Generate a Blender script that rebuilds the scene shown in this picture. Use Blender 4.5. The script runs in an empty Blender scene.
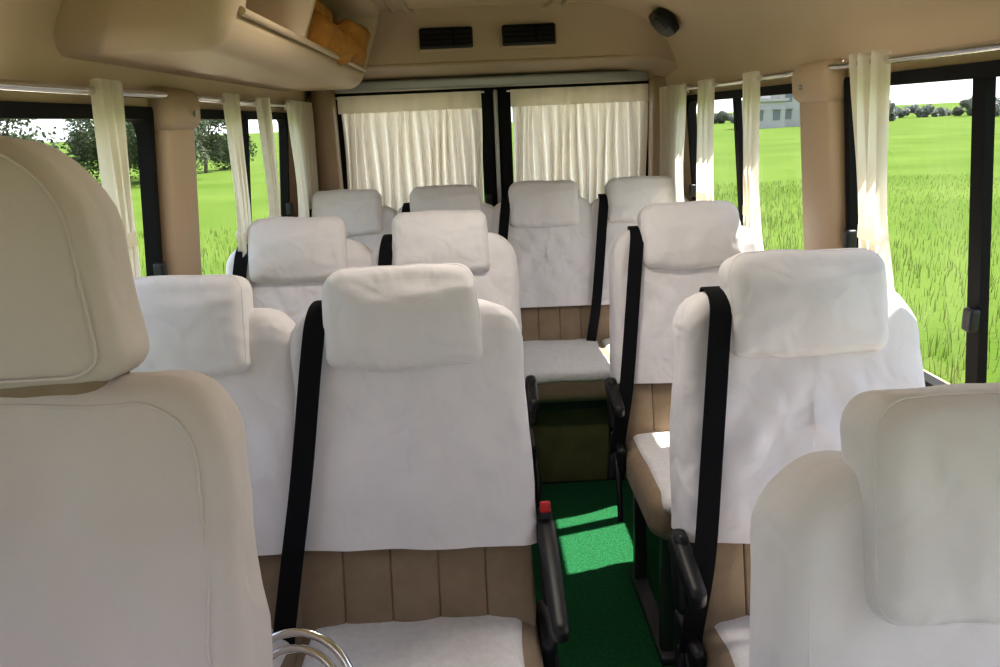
import bpy, bmesh, math, random
from mathutils import Vector, Matrix, noise
random.seed(7)
S=bpy.context.scene
COL=S.collection
CX=0.08   # centre line of the bus
R=math.radians

# ---------------------------------------------------------------- materials
def mat(name,col,rough=.7,col2=None,nscale=8,bump=0,bscale=40,metal=0,bdetail=4,stretch=None,bump2=None,bump3=None,bump4=None,sheen=0,transl=0,spec=None):
    m=bpy.data.materials.new(name); m.use_nodes=True
    nt=m.node_tree; N=nt.nodes; L=nt.links
    b=N['Principled BSDF']; out=N['Material Output']
    b.inputs['Base Color'].default_value=(*col,1); b.inputs['Roughness'].default_value=rough
    b.inputs['Metallic'].default_value=metal
    if spec is not None: b.inputs['Specular IOR Level'].default_value=spec
    if sheen: b.inputs['Sheen Weight'].default_value=sheen
    tc=N.new('ShaderNodeTexCoord'); mp=N.new('ShaderNodeMapping'); L.new(tc.outputs['Object'],mp.inputs[0])
    if stretch: mp.inputs['Scale'].default_value=stretch
    if col2:
        n=N.new('ShaderNodeTexNoise'); n.inputs['Scale'].default_value=nscale; n.inputs['Detail'].default_value=5
        L.new(mp.outputs[0],n.inputs[0])
        r=N.new('ShaderNodeValToRGB'); r.color_ramp.elements[0].position=.35; r.color_ramp.elements[1].position=.65
        r.color_ramp.elements[0].color=(*col,1); r.color_ramp.elements[1].color=(*col2,1)
        L.new(n.outputs[0],r.inputs[0]); L.new(r.outputs[0],b.inputs['Base Color'])
    last=None
    for q in ([(bump,bscale)] if bump else [])+([bump2] if bump2 else [])+([bump3] if bump3 else [])+([bump4] if bump4 else []):
        bs,sc=q[:2]; dist=q[2] if len(q)>2 else 0
        n=N.new('ShaderNodeTexNoise'); n.inputs['Scale'].default_value=sc; n.inputs['Detail'].default_value=bdetail if not dist else 1
        n.inputs['Distortion'].default_value=dist
        L.new(mp.outputs[0],n.inputs[0])
        bp=N.new('ShaderNodeBump'); bp.inputs['Strength'].default_value=bs; bp.inputs['Distance'].default_value=.02
        L.new(n.outputs[0],bp.inputs['Height'])
        if last: L.new(last.outputs[0],bp.inputs['Normal'])
        last=bp
    if last: L.new(last.outputs[0],b.inputs['Normal'])
    if transl:
        t=N.new('ShaderNodeBsdfTranslucent'); t.inputs[0].default_value=(*col,1)
        mx=N.new('ShaderNodeMixShader'); mx.inputs[0].default_value=transl
        L.new(b.outputs[0],mx.inputs[1]); L.new(t.outputs[0],mx.inputs[2]); L.new(mx.outputs[0],out.inputs[0])
    return m
M={}
M['white']=mat('white_cotton_cover',(.79,.755,.765),.9,(.73,.70,.71),5,.22,5,bump2=(.05,260),bump3=(.6,5.0,1.8),bump4=(.35,13,1.2),sheen=.1)
M['ivory']=mat('ivory_cover',(.64,.565,.53),.85,(.59,.52,.49),4,.2,5,bump2=(.05,240),bump3=(.4,4.5,1.8),bump4=(.15,13,1.2),sheen=.1)
M['towel']=mat('terry_towel',(.80,.77,.77),1,(.74,.71,.71),60,.25,220,bump2=(.3,7))
M['brown']=mat('taupe_seat_fabric',(.30,.225,.155),.85,(.265,.195,.13),30,.12,200,sheen=.1)
M['beige']=mat('beige_trim_plastic',(.46,.345,.24),.5,(.43,.32,.22),2,.03,300)
M['ceil']=mat('headliner_vinyl',(.57,.44,.31),.6,(.54,.415,.29),2,.04,200)
M['bin']=mat('overhead_bin_plastic',(.52,.40,.28),.5,(.49,.375,.26),2,.03,200)
M['dark']=mat('black_plastic',(.012,.012,.014),.45,bump=.05,bscale=200)
M['rubber']=mat('black_rubber_gasket',(.008,.008,.009),.7,spec=.2)
M['belt']=mat('seat_belt_webbing',(.008,.008,.010),.8,bump=.2,bscale=300,spec=.2)
M['chrome']=mat('chrome',(.75,.75,.76),.15,metal=1)
M['steel']=mat('painted_steel',(.05,.05,.055),.45)
M['red']=mat('red_button',(.5,.02,.02),.4)
M['carpet']=mat('green_carpet',(.010,.20,.065),1,(.006,.13,.04),90,1,260)
M['curtain']=mat('cream_curtain_cloth',(.90,.86,.78),.9,bump=.1,bscale=60,transl=.62)
M['orange']=mat('ochre_blanket',(.50,.24,.05),.9,(.36,.16,.03),14,.5,20)
M['grey']=mat('grey_aluminium',(.42,.42,.41),.4,metal=.3)
M['basebox']=mat('olive_vinyl',(.17,.15,.07),.7,(.13,.115,.055),12)
M['field']=mat('paddy_field',(.058,.098,.015),1,(.082,.125,.024),.22,.9,14,spec=.05)
M['bounce']=mat('pale_bounce_ground',(.50,.43,.35),.9,(.42,.36,.29),1.5,.3,20)  # light warm colour of the added bounce slab
M['blade']=mat('grass_blade',(.10,.135,.026),.8,(.22,.21,.09),.9,transl=.35,spec=.1)
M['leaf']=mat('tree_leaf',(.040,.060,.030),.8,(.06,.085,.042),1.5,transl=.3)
M['farleaf']=mat('haze_tinted_leaf',(.17,.19,.17),.9,(.20,.22,.19),1.5,transl=.2)  # lighter, greyer leaf: distance haze put into the colour
M['bark']=mat('bark',(.08,.055,.035),.9,bump=.5,bscale=20)
M['house']=mat('painted_masonry',(.36,.35,.35),.8)
M['houseb']=mat('window_pane_dark',(.12,.14,.17),.3)
def glass():
    m=bpy.data.materials.new('window_glass'); m.use_nodes=True
    nt=m.node_tree; N=nt.nodes; L=nt.links; N.remove(N['Principled BSDF'])
    t=N.new('ShaderNodeBsdfTransparent'); t.inputs[0].default_value=(.95,.97,.96,1)
    g=N.new('ShaderNodeBsdfGlossy'); g.inputs['Roughness'].default_value=.02
    x=N.new('ShaderNodeMixShader'); x.inputs[0].default_value=.05
    L.new(t.outputs[0],x.inputs[1]); L.new(g.outputs[0],x.inputs[2]); L.new(x.outputs[0],N['Material Output'].inputs[0])
    return m
M['glass']=glass()
def fillmat():  # glowing face of the added fill panel
    m=bpy.data.materials.new('fill_panel_glow'); m.use_nodes=True
    b=m.node_tree.nodes['Principled BSDF']; b.inputs['Base Color'].default_value=(.9,.88,.82,1)
    b.inputs['Emission Color'].default_value=(1,.93,.82,1); b.inputs['Emission Strength'].default_value=2
    return m
M['fillglow']=fillmat()

# ---------------------------------------------------------------- mesh builder
class MB:
    def __init__(s): s.v=[]; s.f=[]; s.m=[]; s.mats=[]
    def mi(s,k):
        if k not in s.mats: s.mats.append(k)
        return s.mats.index(k)
    def add(s,vs,fs,k,X=None):
        o=len(s.v); i=s.mi(k)
        for v in vs:
            v=Vector(v); s.v.append(X@v if X else v)
        for f in fs: s.f.append([a+o for a in f]); s.m.append(i)
    def mesh(s,name,smooth=True,angle=40):
        me=bpy.data.meshes.new(name); me.from_pydata(s.v,[],s.f)
        for k in s.mats: me.materials.append(M[k])
        for p,i in zip(me.polygons,s.m): p.material_index=i
        bm=bmesh.new(); bm.from_mesh(me); bmesh.ops.recalc_face_normals(bm,faces=bm.faces); bm.to_mesh(me); bm.free()
        if smooth:
            me.polygons.foreach_set('use_smooth',[True]*len(me.polygons))
            try: me.set_sharp_from_angle(angle=R(angle))
            except Exception: pass
        return me
    def obj(s,name,parent=None,loc=None,smooth=True,angle=40):
        o=bpy.data.objects.new(name,s.mesh(name,smooth,angle)); COL.objects.link(o)
        if loc: o.location=loc
        if parent: o.parent=parent
        return o
def inst(name,me,parent=None,loc=None):
    o=bpy.data.objects.new(name,me); COL.objects.link(o); o.parent=parent
    if loc: o.location=loc
    return o
def empty(name,loc=(0,0,0),rz=0):
    o=bpy.data.objects.new(name,None); COL.objects.link(o); o.location=loc; o.rotation_euler=(0,0,rz); o.empty_display_size=.1
    return o
def T(x,y,z): return Matrix.Translation((x,y,z))
def RX(a): return Matrix.Rotation(a,4,'X')
def RY(a): return Matrix.Rotation(a,4,'Y')
def RZ(a): return Matrix.Rotation(a,4,'Z')

def rrect(hx,hz,rt,rb=None,n=7,m=8,taper=0,crown=0):
    if rb is None: rb=rt
    P=[]
    cs=[(hx-rt,hz-rt,rt,0),(-(hx-rt),hz-rt,rt,90),(-(hx-rb),-(hz-rb),rb,180),(hx-rb,-(hz-rb),rb,270)]
    arcs=[]
    for cx,cz,r,a0 in cs:
        arcs.append([(cx+r*math.cos(R(a0+90*i/n)),cz+r*math.sin(R(a0+90*i/n))) for i in range(n+1)])
    for k in range(4):
        P+=arcs[k]
        a=arcs[k][-1]; b=arcs[(k+1)%4][0]
        for j in range(1,m): P.append((a[0]+(b[0]-a[0])*j/m,a[1]+(b[1]-a[1])*j/m))
    out=[]
    for x,z in P:
        t=(hz-z)/(2*hz)
        x2=x*(1+taper*t)
        z2=z+(crown*(1-(x/hx)**2) if z>0 else 0)*max(0,z/hz)
        out.append((x2,z2))
    return out
def pillow(mb,outline,T_,er,k,bf=0,bb=0,caps=9,X=None,wr=0,wseed=0,deform=None,es=5):
    hx=max(abs(p[0]) for p in outline); hz=max(abs(p[1]) for p in outline)
    n=len(outline); L=[]
    full=lambda e:(max(0,1-e/hx),max(0,1-e/hz))
    sx,sz=full(er)
    for i in range(1,caps+1):
        s=i/caps; L.append((sx*s,sz*s,-T_/2-bf*(1-s**2.2)))
    for i in range(1,es+1):
        a=R(90*i/es); e=er*(1-math.sin(a)); fx,fz=full(e); L.append((fx,fz,-(T_/2-er)-er*math.cos(a)))
    for i in range(0,es):
        a=R(90-90*i/es); e=er*(1-math.sin(a)); fx,fz=full(e)
        if i==0 and T_-2*er<1e-5: continue
        L.append((fx,fz,(T_/2-er)+er*math.cos(a)))
    for i in range(caps,0,-1):
        s=i/caps; L.append((sx*s,sz*s,T_/2+bb*(1-s**2.2)))
    vs=[Vector((0,-T_/2-bf,0))]
    for (a,b,y) in L: vs+= [Vector((p[0]*a,y,p[1]*b)) for p in outline]
    vs.append(Vector((0,T_/2+bb,0)))
    if wr:
        for v in vs:
            q=Vector((v.x*9+wseed*3.1,v.y*9,v.z*7-wseed*1.7))
            d=noise.noise_vector(q)*wr+noise.noise_vector(q*2.6)*wr*.4
            v+=d
    if deform: vs=[Vector(deform(v)) for v in vs]
    fs=[]
    for i in range(n): fs.append([0,1+i,1+(i+1)%n])
    for l in range(len(L)-1):
        o=1+l*n
        for i in range(n): fs.append([o+i,o+n+i,o+n+(i+1)%n,o+(i+1)%n])
    o=1+(len(L)-1)*n; e=len(vs)-1
    for i in range(n): fs.append([o+i,e,o+(i+1)%n])
    mb.add(vs,fs,k,X)
def rbox(mb,sx,sy,sz,r,k,X=None,**kw):
    pillow(mb,rrect(sx/2,sz/2,min(r,sx/2-1e-4,sz/2-1e-4),n=3,m=2),sy,min(r,sy/2-1e-4),k,caps=2,X=X,es=3,**kw)
def box(mb,x0,x1,y0,y1,z0,z1,k,X=None):
    vs=[(x,y,z) for x in(x0,x1) for y in(y0,y1) for z in(z0,z1)]
    mb.add(vs,[[0,1,3,2],[4,6,7,5],[0,4,5,1],[2,3,7,6],[0,2,6,4],[1,5,7,3]],k,X)
def tube(mb,pts,r,k,n=10,closed=False,X=None,cap=True):
    pts=[Vector(p) for p in pts]; N=len(pts); vs=[]; fs=[]
    up=None
    for i,p in enumerate(pts):
        if closed: d=pts[(i+1)%N]-pts[i-1]
        else: d=pts[min(i+1,N-1)]-pts[max(i-1,0)]
        d.normalize()
        if up is None: up=d.orthogonal().normalized()
        up=(up-d*up.dot(d)).normalized(); w=d.cross(up)
        for j in range(n):
            a=2*math.pi*j/n; vs.append(p+(up*math.cos(a)+w*math.sin(a))*r)
    for i in range(N if closed else N-1):
        for j in range(n):
            a=i*n+j; b=i*n+(j+1)%n; c=((i+1)%N)*n+(j+1)%n; d=((i+1)%N)*n+j
            fs.append([a,b,c,d])
    if not closed and cap: fs.append(list(range(n))[::-1]); fs.append([(N-1)*n+j for j in range(n)])
    mb.add(vs,fs,k,X)
def ribbon(mb,pts,w,t,k,wdir=(1,0,0),X=None):
    pts=[Vector(p) for p in pts]; wd=Vector(wdir); vs=[]; fs=[]; N=len(pts)
    for i,p in enumerate(pts):
        d=(pts[min(i+1,N-1)]-pts[max(i-1,0)]).normalized()
        ww=(wd-d*wd.dot(d)).normalized(); nn=d.cross(ww)
        for a,b in((-1,-1),(1,-1),(1,1),(-1,1)): vs.append(p+ww*a*w/2+nn*b*t/2)
    for i in range(N-1):
        for j in range(4): fs.append([i*4+j,i*4+(j+1)%4,i*4+4+(j+1)%4,i*4+4+j])
    fs.append([3,2,1,0]); fs.append([(N-1)*4+j for j in range(4)])
    mb.add(vs,fs,k,X)
def smoothpts(P,n=8):
    P=[Vector(p) for p in P]; out=[]
    for i in range(len(P)-1):
        p0=P[max(i-1,0)];p1=P[i];p2=P[i+1];p3=P[min(i+2,len(P)-1)]
        for j in range(n):
            t=j/n
            out.append(.5*((2*p1)+(p2-p0)*t+(2*p0-5*p1+4*p2-p3)*t*t+(3*p1-p0-3*p2+p3)*t**3))
    out.append(P[-1]); return out

# ---------------------------------------------------------------- seats
TILT=R(14)
def backX(): return T(0,0,.44)@RX(-TILT)       # local: z along back, y normal
def wrk(v,seed,wr):
    q=Vector((v.x*9+seed*3.1,v.y*9,v.z*7-seed*1.7))
    return v+noise.noise_vector(q)*wr+noise.noise_vector(q*2.6)*wr*.4
def cut_below(me,zc,slope=0):
    bm=bmesh.new(); bm.from_mesh(me)
    n=Vector((slope,0,1)).normalized()
    bmesh.ops.bisect_plane(bm,geom=bm.verts[:]+bm.edges[:]+bm.faces[:],plane_co=(0,0,zc),plane_no=n,clear_inner=True)
    bm.to_mesh(me); bm.free()
def build_seat_meshes(tag,cover='white',seed=0,w=.43,backtop=.655,hr_w=.285,hr_h=.185,hr_c=.632,hr_t=.105,high=False,slope=.02,hem=.20,pipe=None):
    D={}
    hz=backtop/2
    mb=MB(); X=backX()@T(0,0,hz)
    pillow(mb,rrect(w/2-.004,hz,.085,.03,taper=.09),.108,.035,'brown',bf=.006,bb=.004,X=X)
    nch=5; cw=(w*1.04)/nch
    for i in range(nch):
        pillow(mb,rrect(cw/2,.105,.005,.005,n=3,m=6),.036,.0055,'brown',bf=.005,caps=4,X=backX()@T((i-(nch-1)/2)*cw,-.054,.105))
    D['backrest']=mb.mesh('backrest_'+tag)
    mb=MB()
    def dfm(v):
        z=v.z+hz
        fl=max(0,(.45-z))/.3
        y=v.y-(.030*fl if v.y<0 else -.004*fl) + (.003*math.sin(v.x*38+seed*2+z*6)*min(1,fl*1.2) if v.y<0 else 0)
        if v.y<0:
            f=math.exp(-((z-.42)/.09)**2)
            y+=.004*f*math.sin(v.x*55+z*40*(1 if v.x>0 else -1)+seed)
        return (v.x*(1+.012*fl),y,z)
    pillow(mb,rrect(w/2+.008,hz+.007,.085,.03,taper=.10,m=16),.13,.034,cover,bf=.010,bb=.004,caps=22,wr=.009,wseed=seed,deform=dfm)
    me=mb.mesh('backrest_cover_'+tag); cut_below(me,hem,slope); me.transform(backX()); D['backrest_cover']=me
    if pipe:
        mb=MB()
        o=rrect(w/2+.008-pipe,hz+.007-pipe,.085-pipe*.4,.03,taper=.10)
        k=next(i for i in range(len(o)) if o[i][1]+hz<=hem+.01)
        seq=[]
        for j in range(len(o)):
            p=o[(k+j)%len(o)]
            if p[1]+hz>hem+.01: seq.append(p)
        def pp(p):
            return Vector(dfm(wrk(Vector((p[0],-.0655 if pipe>.03 else (-.0645 if pipe>.025 else -.060),p[1])),seed,.009)))
        tube(mb,[pp(p) for p in seq],.0020,cover,n=6,X=backX())
        D['piping']=mb.mesh('piping_'+tag)
    mb=MB()
    def hdf(v):
        z=v.z; y=v.y
        t=(z+hr_h/2)/hr_h
        y+= .018*max(0,t-.55)**2*4
        z+= -.006*(1-(2*v.x/hr_w)**2)*(1-t)
        return (v.x*(1+.03*(1-t)),y,z)
    if high:
        XH=backX()@T(0,-.035,hr_c)@RX(R(8))
        def hdf(v):
            t=min(1,max(0,(v.z+hr_h/2)/hr_h))
            return (v.x*(1+.30*(1-t)**.8),v.y+.03*max(0,t-.4)**2,v.z)
        pillow(mb,rrect(hr_w/2,hr_h/2,.085,.035,crown=.012,m=12),hr_t,.03,cover,bf=.012,bb=.01,caps=12,wr=.005,wseed=seed+9,X=XH,deform=hdf)
        o=rrect(hr_w/2-.014,hr_h/2-.014,.08,.03,crown=.012)
        tube(mb,[hdf(Vector((p[0],-hr_t/2+.001,p[1]))) for p in o],.0022,cover,n=6,closed=True,X=XH)
        pillow(mb,rrect(hr_w/2+.01,.022,.018),hr_t-.035,.018,'brown',caps=3,X=backX()@T(0,-.02,hr_c-hr_h/2+.006)@RX(R(8)))
    else:
        XH=backX()@T(0,-.052,hr_c)
        pillow(mb,rrect(hr_w/2,hr_h/2,.036,.024,taper=.0,crown=.006,m=12),hr_t,.030,cover,bf=.012,bb=.006,caps=14,wr=.0065,wseed=seed+5,X=XH,deform=hdf)
        o=rrect(hr_w/2-.003,hr_h/2-.003,.036,.024,crown=.006)
        tube(mb,[hdf(wrk(Vector((p[0],-hr_t/2+.019,p[1])),seed+5,.0065)) for p in o],.0018,cover,n=6,closed=True,X=XH)
        pillow(mb,rrect(hr_w/2-.025,.03,.02),.07,.02,'brown',caps=3,X=backX()@T(0,-.04,hr_c-hr_h/2+.025))
    D['headrest']=mb.mesh('headrest_'+tag)
    if high:
        mb=MB()
        for sx in(-.06,.06): tube(mb,[(sx,-.01,hz*2-.03),(sx,-.02,hr_c)],.008,'chrome',X=backX())
        D['headrest_posts']=mb.mesh('headrest_posts_'+tag)
    mb=MB(); 
    XC=T(0,-.23,.44)@Matrix(((1,0,0,0),(0,0,-1,0),(0,-1,0,0),(0,0,0,1)))
    pillow(mb,rrect(w/2+.015,.24,.06,.05),.125,.04,'brown',bf=.012,X=XC)
    D['cushion']=mb.mesh('cushion_'+tag)
    mb=MB()
    pillow(mb,rrect(w/2-.015,.235,.03,.03,m=14),.05,.022,'towel',bf=.012,caps=12,wr=.005,wseed=seed,X=T(0,-.245,.487)@Matrix(((1,0,0,0),(0,0,-1,0),(0,-1,0,0),(0,0,0,1))))
    D['cushion_towel']=mb.mesh('cushion_towel_'+tag)
    return D
def belt_mesh():
    mb=MB()
    P=smoothpts([(-.10,.085,.50),(-.125,.085,.62),(-.14,.05,.664),(-.152,-.02,.668),(-.158,-.077,.635),(-.170,-.090,.55),(-.195,-.10,.35),(-.22,-.115,.18),(-.245,-.10,.04),(-.25,-.08,-.03)],6)
    ribbon(mb,P,.040,.003,'belt',X=backX())
    rbox(mb,.05,.03,.09,.01,'dark',X=backX()@T(-.25,-.08,-.03)@RY(R(8)))
    return mb.mesh('seat_belt')
def arm_mesh(side,Ln=.28):
    mb=MB(); x=.252*side
    rbox(mb,.026,.06,.15,.012,'dark',X=T(x,-.03,.60)@RX(-TILT))
    def df(v): 
        t=(v.y+.16)/.32
        return (v.x*(.8+.3*t),v.y,v.z*(.75+.45*t)+(-.012*math.cos(t*3.1)))
    pillow(mb,rrect(.017,.022,.013,n=4,m=2),Ln,.016,'dark',X=T(x,.01-Ln/2,.635)@RX(R(6)),caps=3,deform=df)
    rbox(mb,.026,.15,.08,.012,'dark',X=T(x-.01*side,-.06,.46))
    tube(mb,[(x,-.09,.47),(x+.004*side,-.16,.40),(x+.004*side,-.18,.30)],.008,'dark')
    return mb.mesh('armrest')
def frame_mesh(h=.38):
    mb=MB()
    for sx in(-.17,.17):
        rbox(mb,.035,.035,h,.005,'steel',X=T(sx,-.38,h/2))
        rbox(mb,.035,.035,h,.005,'steel',X=T(sx,-.03,h/2))
        rbox(mb,.045,.44,.025,.005,'steel',X=T(sx,-.205,.0125))
        rbox(mb,.035,.40,.03,.005,'steel',X=T(sx,-.205,h-.01))
    for y in(-.38,-.03): rbox(mb,.36,.03,.03,.005,'steel',X=T(0,y,h-.02))
    rbox(mb,.38,.02,.16,.005,'brown',X=T(0,-.03,h-.09))
    return mb.mesh('seat_frame')
def box_mesh():
    mb=MB()
    rbox(mb,.40,.36,.375,.012,'basebox',X=T(0,-.17,.1875))
    rbox(mb,.41,.02,.05,.005,'steel',X=T(0,-.36,.345))
    return mb.mesh('seat_base_box')
VAR=[build_seat_meshes('v%d'%i,seed=i*3+1,slope=(.03,-.02,.01)[i]) for i in range(3)]
BELT=belt_mesh(); ARML=arm_mesh(-1,.17); ARMR=arm_mesh(1); ARMS=arm_mesh(1,.15); FR=frame_mesh(); BB=box_mesh()
def seat(x,y,var=0,z=0,rz=0,arm=0,base='frame',D=None,name='passenger_seat',belt=True):
    e=empty(name,(x,y,z),rz); D=D or VAR[var]
    for k,me in D.items(): inst(k,me,e)
    if belt: inst('seat_belt',BELT,e)
    if arm: inst('armrest',{1:ARMR,2:ARMS,-1:ARML}[arm],e)
    inst('seat_frame' if base=='frame' else 'seat_base_box',FR if base=='frame' else BB,e)
    return e
s1=seat(-.145,1.38,0,arm=1); seat(-.575,1.38,1)
mb=MB(); rbox(mb,.026,.02,.045,.006,'dark',X=T(.252,.0,.68)@RX(R(-10))); rbox(mb,.02,.012,.022,.004,'red',X=T(.252,-.006,.708)@RX(R(-10)))
mb.obj('belt_buckle',s1)
seat(-.105,2.30,1,arm=2,rz=R(-1)); seat(-.53,2.30,2)
seat(.60,1.33,2,arm=-1); seat(.63,2.23,0,arm=-1)
for i,x in enumerate((-.526,-.118,.293,.705)): seat(x,3.28,(1,0,2,1)[i],base='box')
FRS=build_seat_meshes('front_single',seed=21,w=.455,hr_w=.33,hr_h=.205,hr_c=.622,pipe=.02)
seat(.51,.565,D=FRS,arm=-1,belt=False)
FLS=build_seat_meshes('front_high',cover='ivory',seed=33,w=.49,backtop=.695,hr_w=.24,hr_h=.265,hr_c=.828,hr_t=.12,high=True,hem=.10,pipe=.028)
fl=seat(-.545,.74,z=.03,D=FLS,name='front_seat',belt=False)
mb=MB()
for r,dz in((.085,0),(.066,.0)):
    tube(mb,[(.265+r*math.cos(a),.20+r*.5*math.sin(a),.625+r*math.sin(a)) for a in [2*math.pi*i/40 for i in range(40)]],.006,'chrome',closed=True)
tube(mb,[(.265,.20,.555),(.26,.16,.52),(.22,.05,.50)],.008,'chrome')
mb.obj('chrome_handle',fl)

# ---------------------------------------------------------------- floor
YB=-1.35; YR=3.88
mb=MB()
box(mb,CX-.90,CX+.90,YB,3.92,-.05,0,'carpet')
mb.obj('floor',smooth=False)
# ---------------------------------------------------------------- shell walls
LOW=[(.86,0),(.885,.2),(.885,.55),(.87,.83)]
def wx(z): return .87-.055*(z-.83)/.64
UP=[(.815,1.47),(.812,1.52),(.79,1.60),(.745,1.69),(.68,1.755),(.60,1.80),(.50,1.832),(.40,1.845)]
def strip(mb,prof,y0,y1,t,k,side,X=None):
    n=len(prof); P=[Vector((p[0],0,p[1])) for p in prof]
    nr=[]
    for i in range(n):
        d=P[min(i+1,n-1)]-P[max(i-1,0)]; nr.append(Vector((d.z,0,-d.x)).normalized())
    vs=[]
    for y in(y0,y1):
        for off in(0,t):
            for p,q in zip(P,nr): 
                v=p+q*off; vs.append((CX+side*v.x,y,v.z))
    fs=[]
    for i in range(n-1):
        fs.append([i,i+1,2*n+i+1,2*n+i]); fs.append([n+i,3*n+i,3*n+i+1,n+i+1])
        fs.append([i,n+i,n+i+1,i+1]); fs.append([2*n+i,2*n+i+1,3*n+i+1,3*n+i])
    fs.append([0,2*n,3*n,n]); fs.append([n-1,2*n-1,4*n-1,3*n-1])
    mb.add(vs,fs,k,X)
WIN=[(-1.0,.50),(.68,1.94),(2.17,3.36)]
for side,nm in((-1,'left'),(1,'right')):
    mb=MB()
    strip(mb,LOW,YB,YR,.05,'beige',side)
    strip(mb,UP,YB,YR,.05,'ceil',side)
    ys=[YB]+[v for w in WIN for v in w]+[YR]
    for i in range(0,len(ys),2):
        strip(mb,[(wx(.83),.83),(wx(1.47),1.47)],ys[i],ys[i+1],.03,'beige',side)
        yc=(ys[i]+ys[i+1])/2; wd=ys[i+1]-ys[i]
        if 0<i<len(ys)-2:
            a=math.atan2(.055,.64)*side
            rbox(mb,.05,wd-.03,.66,.022,'beige',X=T(CX+side*(wx(1.15)-.012),yc,1.15)@RY(-a))
            rbox(mb,.075,wd-.0,.10,.03,'beige',X=T(CX+side*(wx(1.46)-.016),yc,1.475)@RY(-a))
            tube(mb,[(CX+side*(wx(1.46)-.062),yc+.03,1.465),(CX+side*(wx(1.46)-.055),yc+.03,1.465)],.007,'grey')
    box(mb,CX+side*.80,CX+side*.885,YB,YR,.80,.832,'beige')
    mb.obj('wall_'+nm,angle=35)
mb=MB()
box(mb,CX-.42,CX+.42,YB,YR,1.845,1.90,'ceil')
mb.obj('ceiling',smooth=False)
# front bulkhead with windscreen opening and dashboard (unseen behind the camera, added to cut frontal light)
mb=MB()
box(mb,CX-.90,CX+.90,YB-.06,YB,0,.80,'beige'); box(mb,CX-.90,CX+.90,YB-.06,YB,1.62,1.9,'beige')
rbox(mb,1.7,.34,.30,.06,'dark',X=T(CX,YB+.17,.68))
mb.obj('wall_front')
mb=MB()
for r,z in((.0,1.845),(.05,1.84)):
    o=rrect(.33-r,.55-r,.06)
    tube(mb,[(CX+p[0]-.02,2.85+p[1],z) for p in o],.012,'bin',n=8,closed=True)
mb.obj('trim_ceiling_hatch')
for y in(1.75,):  # added fill panel out of view, brightens the cabin
    mb=MB()
    rbox(mb,.34,.03,.16,.012,'bin',X=T(CX,y,1.835)@RX(R(90)))
    rbox(mb,.30,.03,.12,.012,'fillglow',X=T(CX,y,1.825)@RX(R(90)))
    o=mb.obj('added_fill_panel')
    l=bpy.data.lights.new('fill_light','AREA'); l.shape='RECTANGLE'; l.size=.3; l.size_y=.12; l.energy=4; l.color=(1,.93,.85)  # added fill light, not a known fitting of the bus
    lo=bpy.data.objects.new('fill_light',l); COL.objects.link(lo); lo.location=(CX,y,1.80); lo.parent=o

# ---------------------------------------------------------------- side windows
def ring(mb,O,I,f,d0,d1,k):
    n=len(O); vs=[f(p,d) for d in(d0,d1) for L_ in(O,I) for p in L_]; fs=[]
    for i in range(n):
        j=(i+1)%n
        fs+=[[i,j,n+j,n+i],[2*n+i,3*n+i,3*n+j,2*n+j],[i,2*n+i,2*n+j,j],[n+i,n+j,3*n+j,3*n+i]]
    mb.add(vs,fs,k)
wi=1
for side in(-1,1):
    for wn,(y0,y1) in enumerate(WIN):
        mb=MB(); yc=(y0+y1)/2; hy=(y1-y0)/2; zc=1.15; hz=.33
        f=lambda p,d:(CX+side*(wx(zc+p[1])+d),yc+p[0],zc+p[1])
        O=rrect(hy,hz,.012,m=4); I=rrect(hy-.024,hz-.026,.05,m=4)
        ring(mb,O,I,f,-.010,.022,'rubber')
        t=.5
        if wn==1: t=.595 if side>0 else .38
        ym=y0+(y1-y0)*t-yc
        for dy,dd,w in((0,.004,.036),(.03,.014,.012)):
            vs=[]
            for d in(dd-.008,dd+.010):
                for a in(-w/2,w/2):
                    for z in(-hz+.02,hz-.02): vs.append(f((ym+dy+a,z),d))
            mb.add(vs,[[0,1,3,2],[4,6,7,5],[0,4,5,1],[2,3,7,6],[0,2,6,4],[1,5,7,3]],'rubber')
        rbox(mb,.02,.03,.045,.006,'dark',X=T(CX+side*(wx(1.1)-.008),y0+(y1-y0)*t-.01,1.02))
        rbox(mb,.025,.03,.05,.006,'dark',X=T(CX+side*(wx(1.1)-.015),y1-.03,1.10))
        mb.add([f((-hy+.02,-hz+.02),.012),f((hy-.02,-hz+.02),.012),f((hy-.02,hz-.02),.012),f((-hy+.02,hz-.02),.012)],[[0,1,2,3]],'glass')
        mb.obj('window_%d'%wi,angle=35); wi+=1

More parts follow.
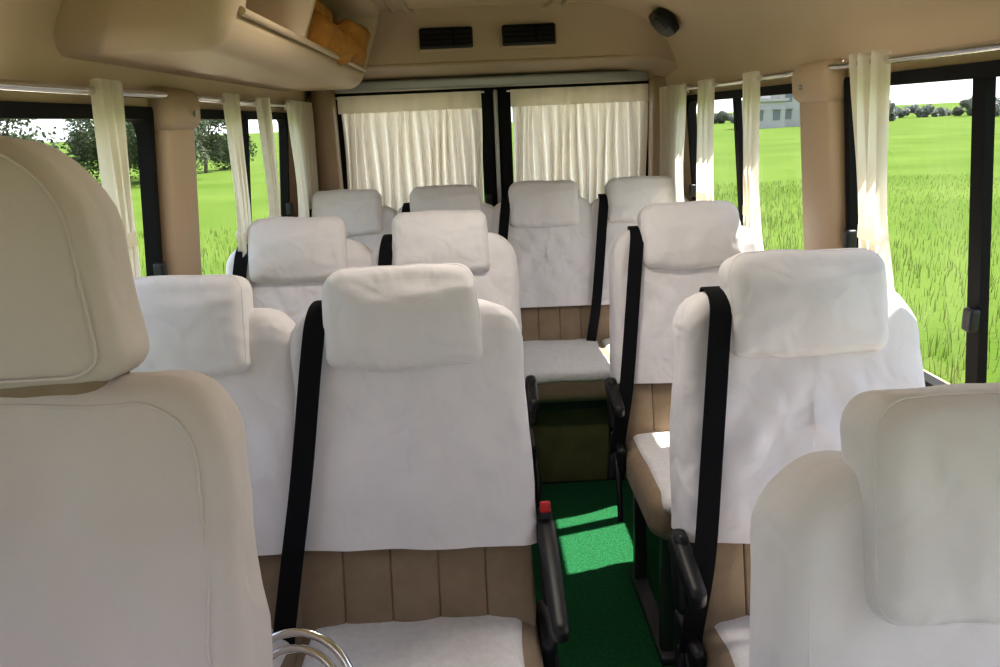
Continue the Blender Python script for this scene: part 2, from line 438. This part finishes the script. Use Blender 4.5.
# ---------------------------------------------------------------- rear wall and doors
YD=3.80
XL,XR=CX-.90,CX+.90
mb=MB()
box(mb,XL,XR,YD+.10,YD+.12,-.0,.10,'beige')
box(mb,XL,CX-.72,YD+.0,YD+.10,0,1.85,'beige'); box(mb,CX+.79,XR,YD+.0,YD+.10,0,1.85,'beige')
box(mb,XL,XR,YD+.0,YD+.10,1.56,1.87,'beige')
for s,x in((-1,CX-.73),(1,CX+.80)): rbox(mb,.10,.16,1.60,.045,'beige',X=T(x,YD-.02,.80))
mb.obj('wall_rear')
DW=[(-.595,.075),(.175,.825)]
for i,(a,b) in enumerate(DW):
    mb=MB(); xc=(a+b)/2; hx=(b-a)/2; zc=1.24; hz=.31
    box(mb,a-.03,b+.03,YD+.02,YD+.08,.0,.94,'beige')
    f=lambda p,d:(xc+p[0],YD+.03+d,zc+p[1])
    ring(mb,rrect(hx+.03,hz+.01,.012,m=4),rrect(hx-.02,hz-.025,.05,m=4),f,-.02,.06,'rubber')
    mb.add([f((-hx,-hz),.03),f((hx,-hz),.03),f((hx,hz),.03),f((-hx,hz),.03)],[[0,1,2,3]],'glass')
    if i==0:
        box(mb,b+.02,.15,YD+.02,YD+.07,0,1.56,'rubber')
        rbox(mb,.02,.03,1.55,.008,'grey',X=T(.125,YD+.01,.775))
    rbox(mb,.03,.03,.12,.008,'dark',X=T((b-.0 if i==0 else a+.0),YD-.0,1.02))
    mb.obj('door_%d'%(i+1),angle=35)
def sheet(mb,fn,nu,nv,k):
    vs=[fn(u/nu,v/nv) for v in range(nv+1) for u in range(nu+1)]
    fs=[[v*(nu+1)+u,v*(nu+1)+u+1,(v+1)*(nu+1)+u+1,(v+1)*(nu+1)+u] for v in range(nv) for u in range(nu)]
    mb.add(vs,fs,k)
for i,(a,b) in enumerate(DW):
    mb=MB(); nf=14
    def fn(u,v,a=a,b=b,i=i):
        z=1.535-.66*v
        ph=u*nf*2*math.pi+1.3*math.sin(u*9+i*2)
        amp=.006+.028*min(1,v*3)
        return (a+.02+(b-a-.04)*u+.006*math.sin(v*5+u*20),YD-.045+amp*math.sin(ph)+.004*math.sin(ph*2.3+v*3),z)
    sheet(mb,fn,320,20,'curtain')
    def fh(u,v,a=a,b=b):
        return (a+.015+(b-a-.03)*u,YD-.078+.003*math.sin(u*60),1.545-.075*v)
    sheet(mb,fh,80,3,'curtain')
    tube(mb,[(a,YD-.035,1.54),(b,YD-.035,1.54)],.006,'chrome')
    mb.obj('rear_curtain')
mb=MB()
rbox(mb,1.40,.05,.045,.01,'grey',X=T(CX+.03,YD-.06,1.583))
mb.obj('trim_rear_curtain_rail')
prof=[(3.30,1.86),(3.34,1.83),(3.38,1.80),(3.425,1.70),(3.435,1.655),(3.45,1.64),(3.60,1.625),(3.74,1.612),(3.79,1.60),(3.79,1.87)]
def beam(prof,xs,k):
    n=len(prof); vs=[]; fs=[]
    for x,zo in xs:
        for (y,z) in prof: vs.append((x,y,z+zo if z<1.84 else z))
    for i in range(len(xs)-1):
        for j in range(n):
            fs.append([i*n+j,i*n+(j+1)%n,(i+1)*n+(j+1)%n,(i+1)*n+j])
    fs.append(list(range(n))); fs.append([(len(xs)-1)*n+j for j in range(n)])
    mb.add(vs,fs,k)
mb=MB()
beam(prof,[(CX-.80,-.02),(CX-.5,0),(CX+.5,0),(CX+.62,-.005),(CX+.72,-.02),(CX+.80,-.05)],'beige')
for xc in(-.075,.255):
    X=T(xc,3.397,1.738)@RX(R(-14))
    rbox(mb,.228,.03,.098,.012,'beige',X=X)
    rbox(mb,.215,.03,.088,.008,'dark',X=X@T(0,-.004,0))
    for j in range(4): rbox(mb,.20,.012,.004,.0015,'rubber',X=X@T(0,-.022,-.03+j*.02))
    rbox(mb,.012,.012,.07,.003,'rubber',X=X@T(.03,-.024,0))
tube(mb,[(CX-.5,3.44,1.648),(CX+.62,3.44,1.646)],.006,'beige')
mb.obj('air_conditioning_duct',angle=30)
mb=MB()
X=T(.735,3.12,1.738)@RY(R(46))@RX(R(90))
pillow(mb,rrect(.055,.085,.05),.04,.012,'dark',X=X,caps=5)
pillow(mb,rrect(.042,.07,.04),.05,.008,'dark',X=X,caps=5,bf=.006,bb=.006)
mb.obj('speaker')

# ---------------------------------------------------------------- overhead bin
bx0,bx1=-.84,-.43; by0,by1=1.50,3.42; bz0,bz1=1.560,1.90
mb=MB()
lean=lambda v:(v.x+(.10*(v.z+.17)/.27 if v.x>0 else 0),v.y,v.z)
pillow(mb,rrect((bx1-bx0)/2,(bz1-bz0)/2,.02,.045,n=8),by1-by0,.05,'bin',caps=4,X=T((bx0+bx1)/2,(by0+by1)/2,(bz0+bz1)/2),es=8,deform=lean)
bin_=mb.obj('overhead_bin',angle=35)
cut=[]
for (a,b) in((by0+.09,2.12),(2.17,by1-.10)):
    m2=MB(); rbox(m2,.56,b-a,.20,.03,'bin',X=T(bx1-.02,(a+b)/2,1.728)); c=m2.obj('cut'); cut.append(c)
for c in cut:
    md=bin_.modifiers.new('b','BOOLEAN'); md.operation='DIFFERENCE'; md.object=c; md.solver='EXACT'
dg=bpy.context.evaluated_depsgraph_get(); ev=bin_.evaluated_get(dg); me=bpy.data.meshes.new_from_object(ev)
bin_.modifiers.clear(); bin_.data=me
for c in cut: bpy.data.objects.remove(c)
mb=MB()
tube(mb,[(bx1+.03,by0+.06,1.628),(bx1+.03,by1-.06,1.628)],.008,'bin')
mb.obj('bin_lip',bin_)
# folded blankets lying in the rear half of the bin, with pronounced folds
def lump(sd):
    def g(v):
        q=Vector((v.x*9+sd,v.y*6,v.z*9)); d=noise.noise_vector(q)*.035+noise.noise_vector(q*2.3)*.018+noise.noise_vector(q*5)*.008
        d.x+=.010*math.sin(v.y*42+v.z*20+sd)
        return v+d
    return g
mb=MB()
pillow(mb,rrect(.14,.045,.035,m=12),.40,.04,'orange',caps=14,X=T(-.53,2.60,1.672),deform=lump(1),es=8)
pillow(mb,rrect(.12,.04,.035,m=12),.34,.035,'orange',caps=14,X=T(-.54,2.64,1.745),deform=lump(4),es=8)
pillow(mb,rrect(.13,.07,.05,m=12),.42,.05,'orange',caps=14,X=T(-.50,3.02,1.70),deform=lump(7),es=8)
mb.obj('folded_blankets')

# ---------------------------------------------------------------- side curtains and rails
RZ_=1.505
def railx(side): return CX+side*.775
for side in(-1,1):
    for (y0,y1) in((.60,1.96),(2.13,3.32)):
        mb=MB(); x=railx(side)
        P=smoothpts([(x+side*.035,y0,RZ_),(x,y0+.03,RZ_),(x,(y0+y1)/2,RZ_-.004),(x,y1-.03,RZ_),(x+side*.035,y1,RZ_)],6)
        tube(mb,P,.009,'chrome',n=12)
        for y in(y0,y1): rbox(mb,.012,.035,.035,.005,'chrome',X=T(x+side*.032,y,RZ_))
        mb.obj('curtain_rail')
def bundle(side,y,wt,wm,wb,tie=.55,zb=.80,lean=0,seed=0,folds=5,amp=.016,band=True):
    mb=MB(); x0=railx(side)
    def g(v):
        if v<tie:
            t=v/tie; t=t*t*(3-2*t); return wt+(wm-wt)*t
        t=(v-tie)/(1-tie); t=min(1,t*1.6); t=t*t*(3-2*t); return wm+(wb-wm)*t
    def fn(u,v):
        w=g(v); z=RZ_+.015-(RZ_+.015-zb)*v
        ph=u*folds*2*math.pi+seed+.6*math.sin(v*4+seed)
        am=amp*(.8+.4*v)*(w/ max(wt,wm,wb))**.3
        inx=side*(-.012+.045*max(0,(1.2-z)))
        return (x0+inx*1.0+am*math.sin(ph)*.9, y+lean*v+(u-.5)*w+.008*math.sin(ph*.5+v*6), z+.004*math.cos(ph)*(v<.02))
    sheet(mb,fn,90,40,'curtain')
    if band:
        zt=RZ_-(RZ_-zb)*tie
        def bf(u,v):
            a=2*math.pi*u
            return (x0-side*.008+.02*math.cos(a),y+lean*tie+(wm/2+.006)*math.sin(a),zt+.014-.028*v)
        sheet(mb,bf,28,2,'curtain')
    mb.obj('side_curtain')
bundle(1,1.74,.15,.09,.12,seed=1,lean=-.13,tie=.5)
bundle(1,2.46,.11,.08,.11,seed=2,lean=-.05)
bundle(1,2.93,.17,.16,.17,seed=3)
bundle(1,3.42,.42,.34,.40,seed=4,folds=9,band=False)
bundle(-1,1.62,.11,.07,.09,seed=5,tie=.4,lean=-.09)
bundle(-1,2.44,.13,.09,.12,seed=6,lean=-.05)
bundle(-1,2.80,.11,.08,.11,seed=7)
bundle(-1,3.40,.42,.34,.40,seed=8,folds=9,band=False)

# ---------------------------------------------------------------- outdoors
GZ=-.95
mb=MB(); mb.add([(-400,-200,GZ),(400,-200,GZ),(400,600,GZ),(-400,600,GZ)],[[0,1,2,3]],'field'); mb.obj('ground',smooth=False)
mb=MB(); box(mb,-2.6,2.1,-30,14,GZ-.05,GZ+.012,'bounce'); mb.obj('bounce_slab',smooth=False)  # added pale slab, reflects warm sunlight up into the cabin
def blade(mb,x,y,h,w):
    a=random.uniform(0,6.28); l=random.uniform(0,.35)*h; b=random.uniform(0,6.28)
    dx,dy=math.cos(a)*w,math.sin(a)*w
    mb.add([(x-dx,y-dy,GZ),(x+dx,y+dy,GZ),(x+math.cos(b)*l*.4+dx*.7,y+math.sin(b)*l*.4+dy*.7,GZ+h*.6),(x+math.cos(b)*l*.4-dx*.7,y+math.sin(b)*l*.4-dy*.7,GZ+h*.6),(x+math.cos(b)*l,y+math.sin(b)*l,GZ+h)],[[0,1,2,3],[3,2,4]],'blade')
mb=MB()
# density and height fall away smoothly with distance from the bus
for i in range(24000):
    d=random.random()**1.8
    x=2.2+d*14; y=random.uniform(-1,26)
    blade(mb,x,y,random.uniform(.12,.38)*(1-.75*d**.5),.005)
mb.obj('grass_verge',smooth=False)
mb=MB()
for i in range(7000):
    d=random.random()**1.8
    blade(mb,-2.8-d*9,random.uniform(0,20),random.uniform(.12,.32)*(1-.75*d**.5),.006)
mb.obj('grass_verge',smooth=False)
def tree_mesh(seed,H=5,W=2.2,k='leaf',nl=5200,s0=.06,s1=.13):
    random.seed(seed); mb=MB()
    tube(mb,smoothpts([(0,0,0),(.1,.05,H*.25),(-.05,.1,H*.5)],4),.12,'bark',n=8)
    cl=[]
    for i in range(10):
        a=random.uniform(0,6.28); r=random.uniform(.2,.7)*W; z=H*random.uniform(.28,.85)
        c=Vector((math.cos(a)*r,math.sin(a)*r,z)); cl.append((c,random.uniform(.5,.95)*W*.6*(1 if H>2.7 else .4)))
        tube(mb,[(0,0.05,H*.25),tuple(c*.6+Vector((0,0,H*.12))),tuple(c)],.035,'bark',n=5)
    for i in range(nl):
        c,r=random.choice(cl); d=Vector((random.gauss(0,1),random.gauss(0,1),random.gauss(0,.8))).normalized()*r*random.uniform(.5,1.05)
        p=c+d; a=Vector((random.gauss(0,1),random.gauss(0,1),random.gauss(0,1))).normalized(); b=a.orthogonal().normalized()
        s=random.uniform(s0,s1)
        p.z=max(p.z,.1)
        mb.add([p-a*s,p+b*s*.6,p+a*s,p-b*s*.6],[[0,1,2,3]],k)
    return mb.mesh('tree_m%d'%seed,smooth=False)
TM=[tree_mesh(1,nl=3600),tree_mesh(2,4,2.4,nl=3800),tree_mesh(3,2.8,2.2,nl=3800)]
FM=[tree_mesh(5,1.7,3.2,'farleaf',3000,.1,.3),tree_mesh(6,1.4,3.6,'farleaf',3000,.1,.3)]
def tree(x,y,me,s=1,rz=0):
    o=inst('tree',me,None,(x,y,GZ)); o.scale=(s,s,s); o.rotation_euler=(0,0,rz)
random.seed(11)
for i in range(18):
    tree(-15-random.uniform(0,6),12+i*2.3+random.uniform(-1,1),TM[random.choice((0,1,2))],random.uniform(.7,1.05),random.uniform(0,6))
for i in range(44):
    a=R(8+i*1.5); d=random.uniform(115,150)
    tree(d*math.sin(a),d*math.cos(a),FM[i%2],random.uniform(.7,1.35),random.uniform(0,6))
def house(x,y,w,d,h,fl):
    mb=MB(); box(mb,-w/2,w/2,-d/2,d/2,0,h,'house'); box(mb,-w/2-.3,w/2+.3,-d/2-.3,d/2+.3,h,h+.3,'house')
    box(mb,-w/5,w/6,-d/4,d/4,h+.3,h+1.3,'house')
    for f in range(fl):
        z=.9+f*h/fl; n=int(w/2)
        for i in range(n):
            xx=-w/2+(i+.5)*w/n; box(mb,xx-.4,xx+.4,-d/2-.06,-d/2+.05,z,z+1.1,'houseb')
            box(mb,xx-.55,xx+.55,-d/2-.4,-d/2,z+1.2,z+1.3,'house')
    mb.obj('house',loc=(x,y,GZ),smooth=False)
house(40,100,6,5,4.0,2); house(34.5,97,4,5,3.0,1); house(46,103,4,5,3.3,1); house(83,85,6,6,3.4,1); house(70,92,4,5,2.9,1)

# ---------------------------------------------------------------- light
W=bpy.data.worlds.new('sky'); S.world=W; W.use_nodes=True
nt=W.node_tree; N=nt.nodes; L=nt.links; bg=N['Background']
tc=N.new('ShaderNodeTexCoord'); sp=N.new('ShaderNodeSeparateXYZ'); L.new(tc.outputs['Generated'],sp.inputs[0])
r=N.new('ShaderNodeValToRGB'); L.new(sp.outputs[2],r.inputs[0])
e=r.color_ramp.elements; e[0].position=0; e[0].color=(.93,.95,1,1); e[1].position=.6; e[1].color=(.60,.70,.93,1)
q=e.new(.15); q.color=(.83,.88,1,1)
L.new(r.outputs[0],bg.inputs[0]); bg.inputs[1].default_value=1.55
sl=bpy.data.lights.new('sun','SUN'); sl.energy=12.5; sl.angle=R(.6); sl.color=(1,.93,.83)
so=bpy.data.objects.new('sun',sl); COL.objects.link(so); so.location=(5,3,10)
so.rotation_euler=Vector((.57,.20,1.2)).to_track_quat('Z','Y').to_euler()

# ---------------------------------------------------------------- camera
cd=bpy.data.cameras.new('camera'); cd.sensor_width=36; cd.lens=28.8; cd.clip_start=.02; cd.clip_end=2000
co=bpy.data.objects.new('camera',cd); COL.objects.link(co)
co.matrix_world=T(0,0,1.42)@RZ(R(-1.5))@RX(R(90-15))@RZ(R(-2.5))
S.camera=co
S.view_settings.view_transform='Standard'
try: S.view_settings.look='Medium High Contrast'
except Exception: pass
S.view_settings.exposure=.38
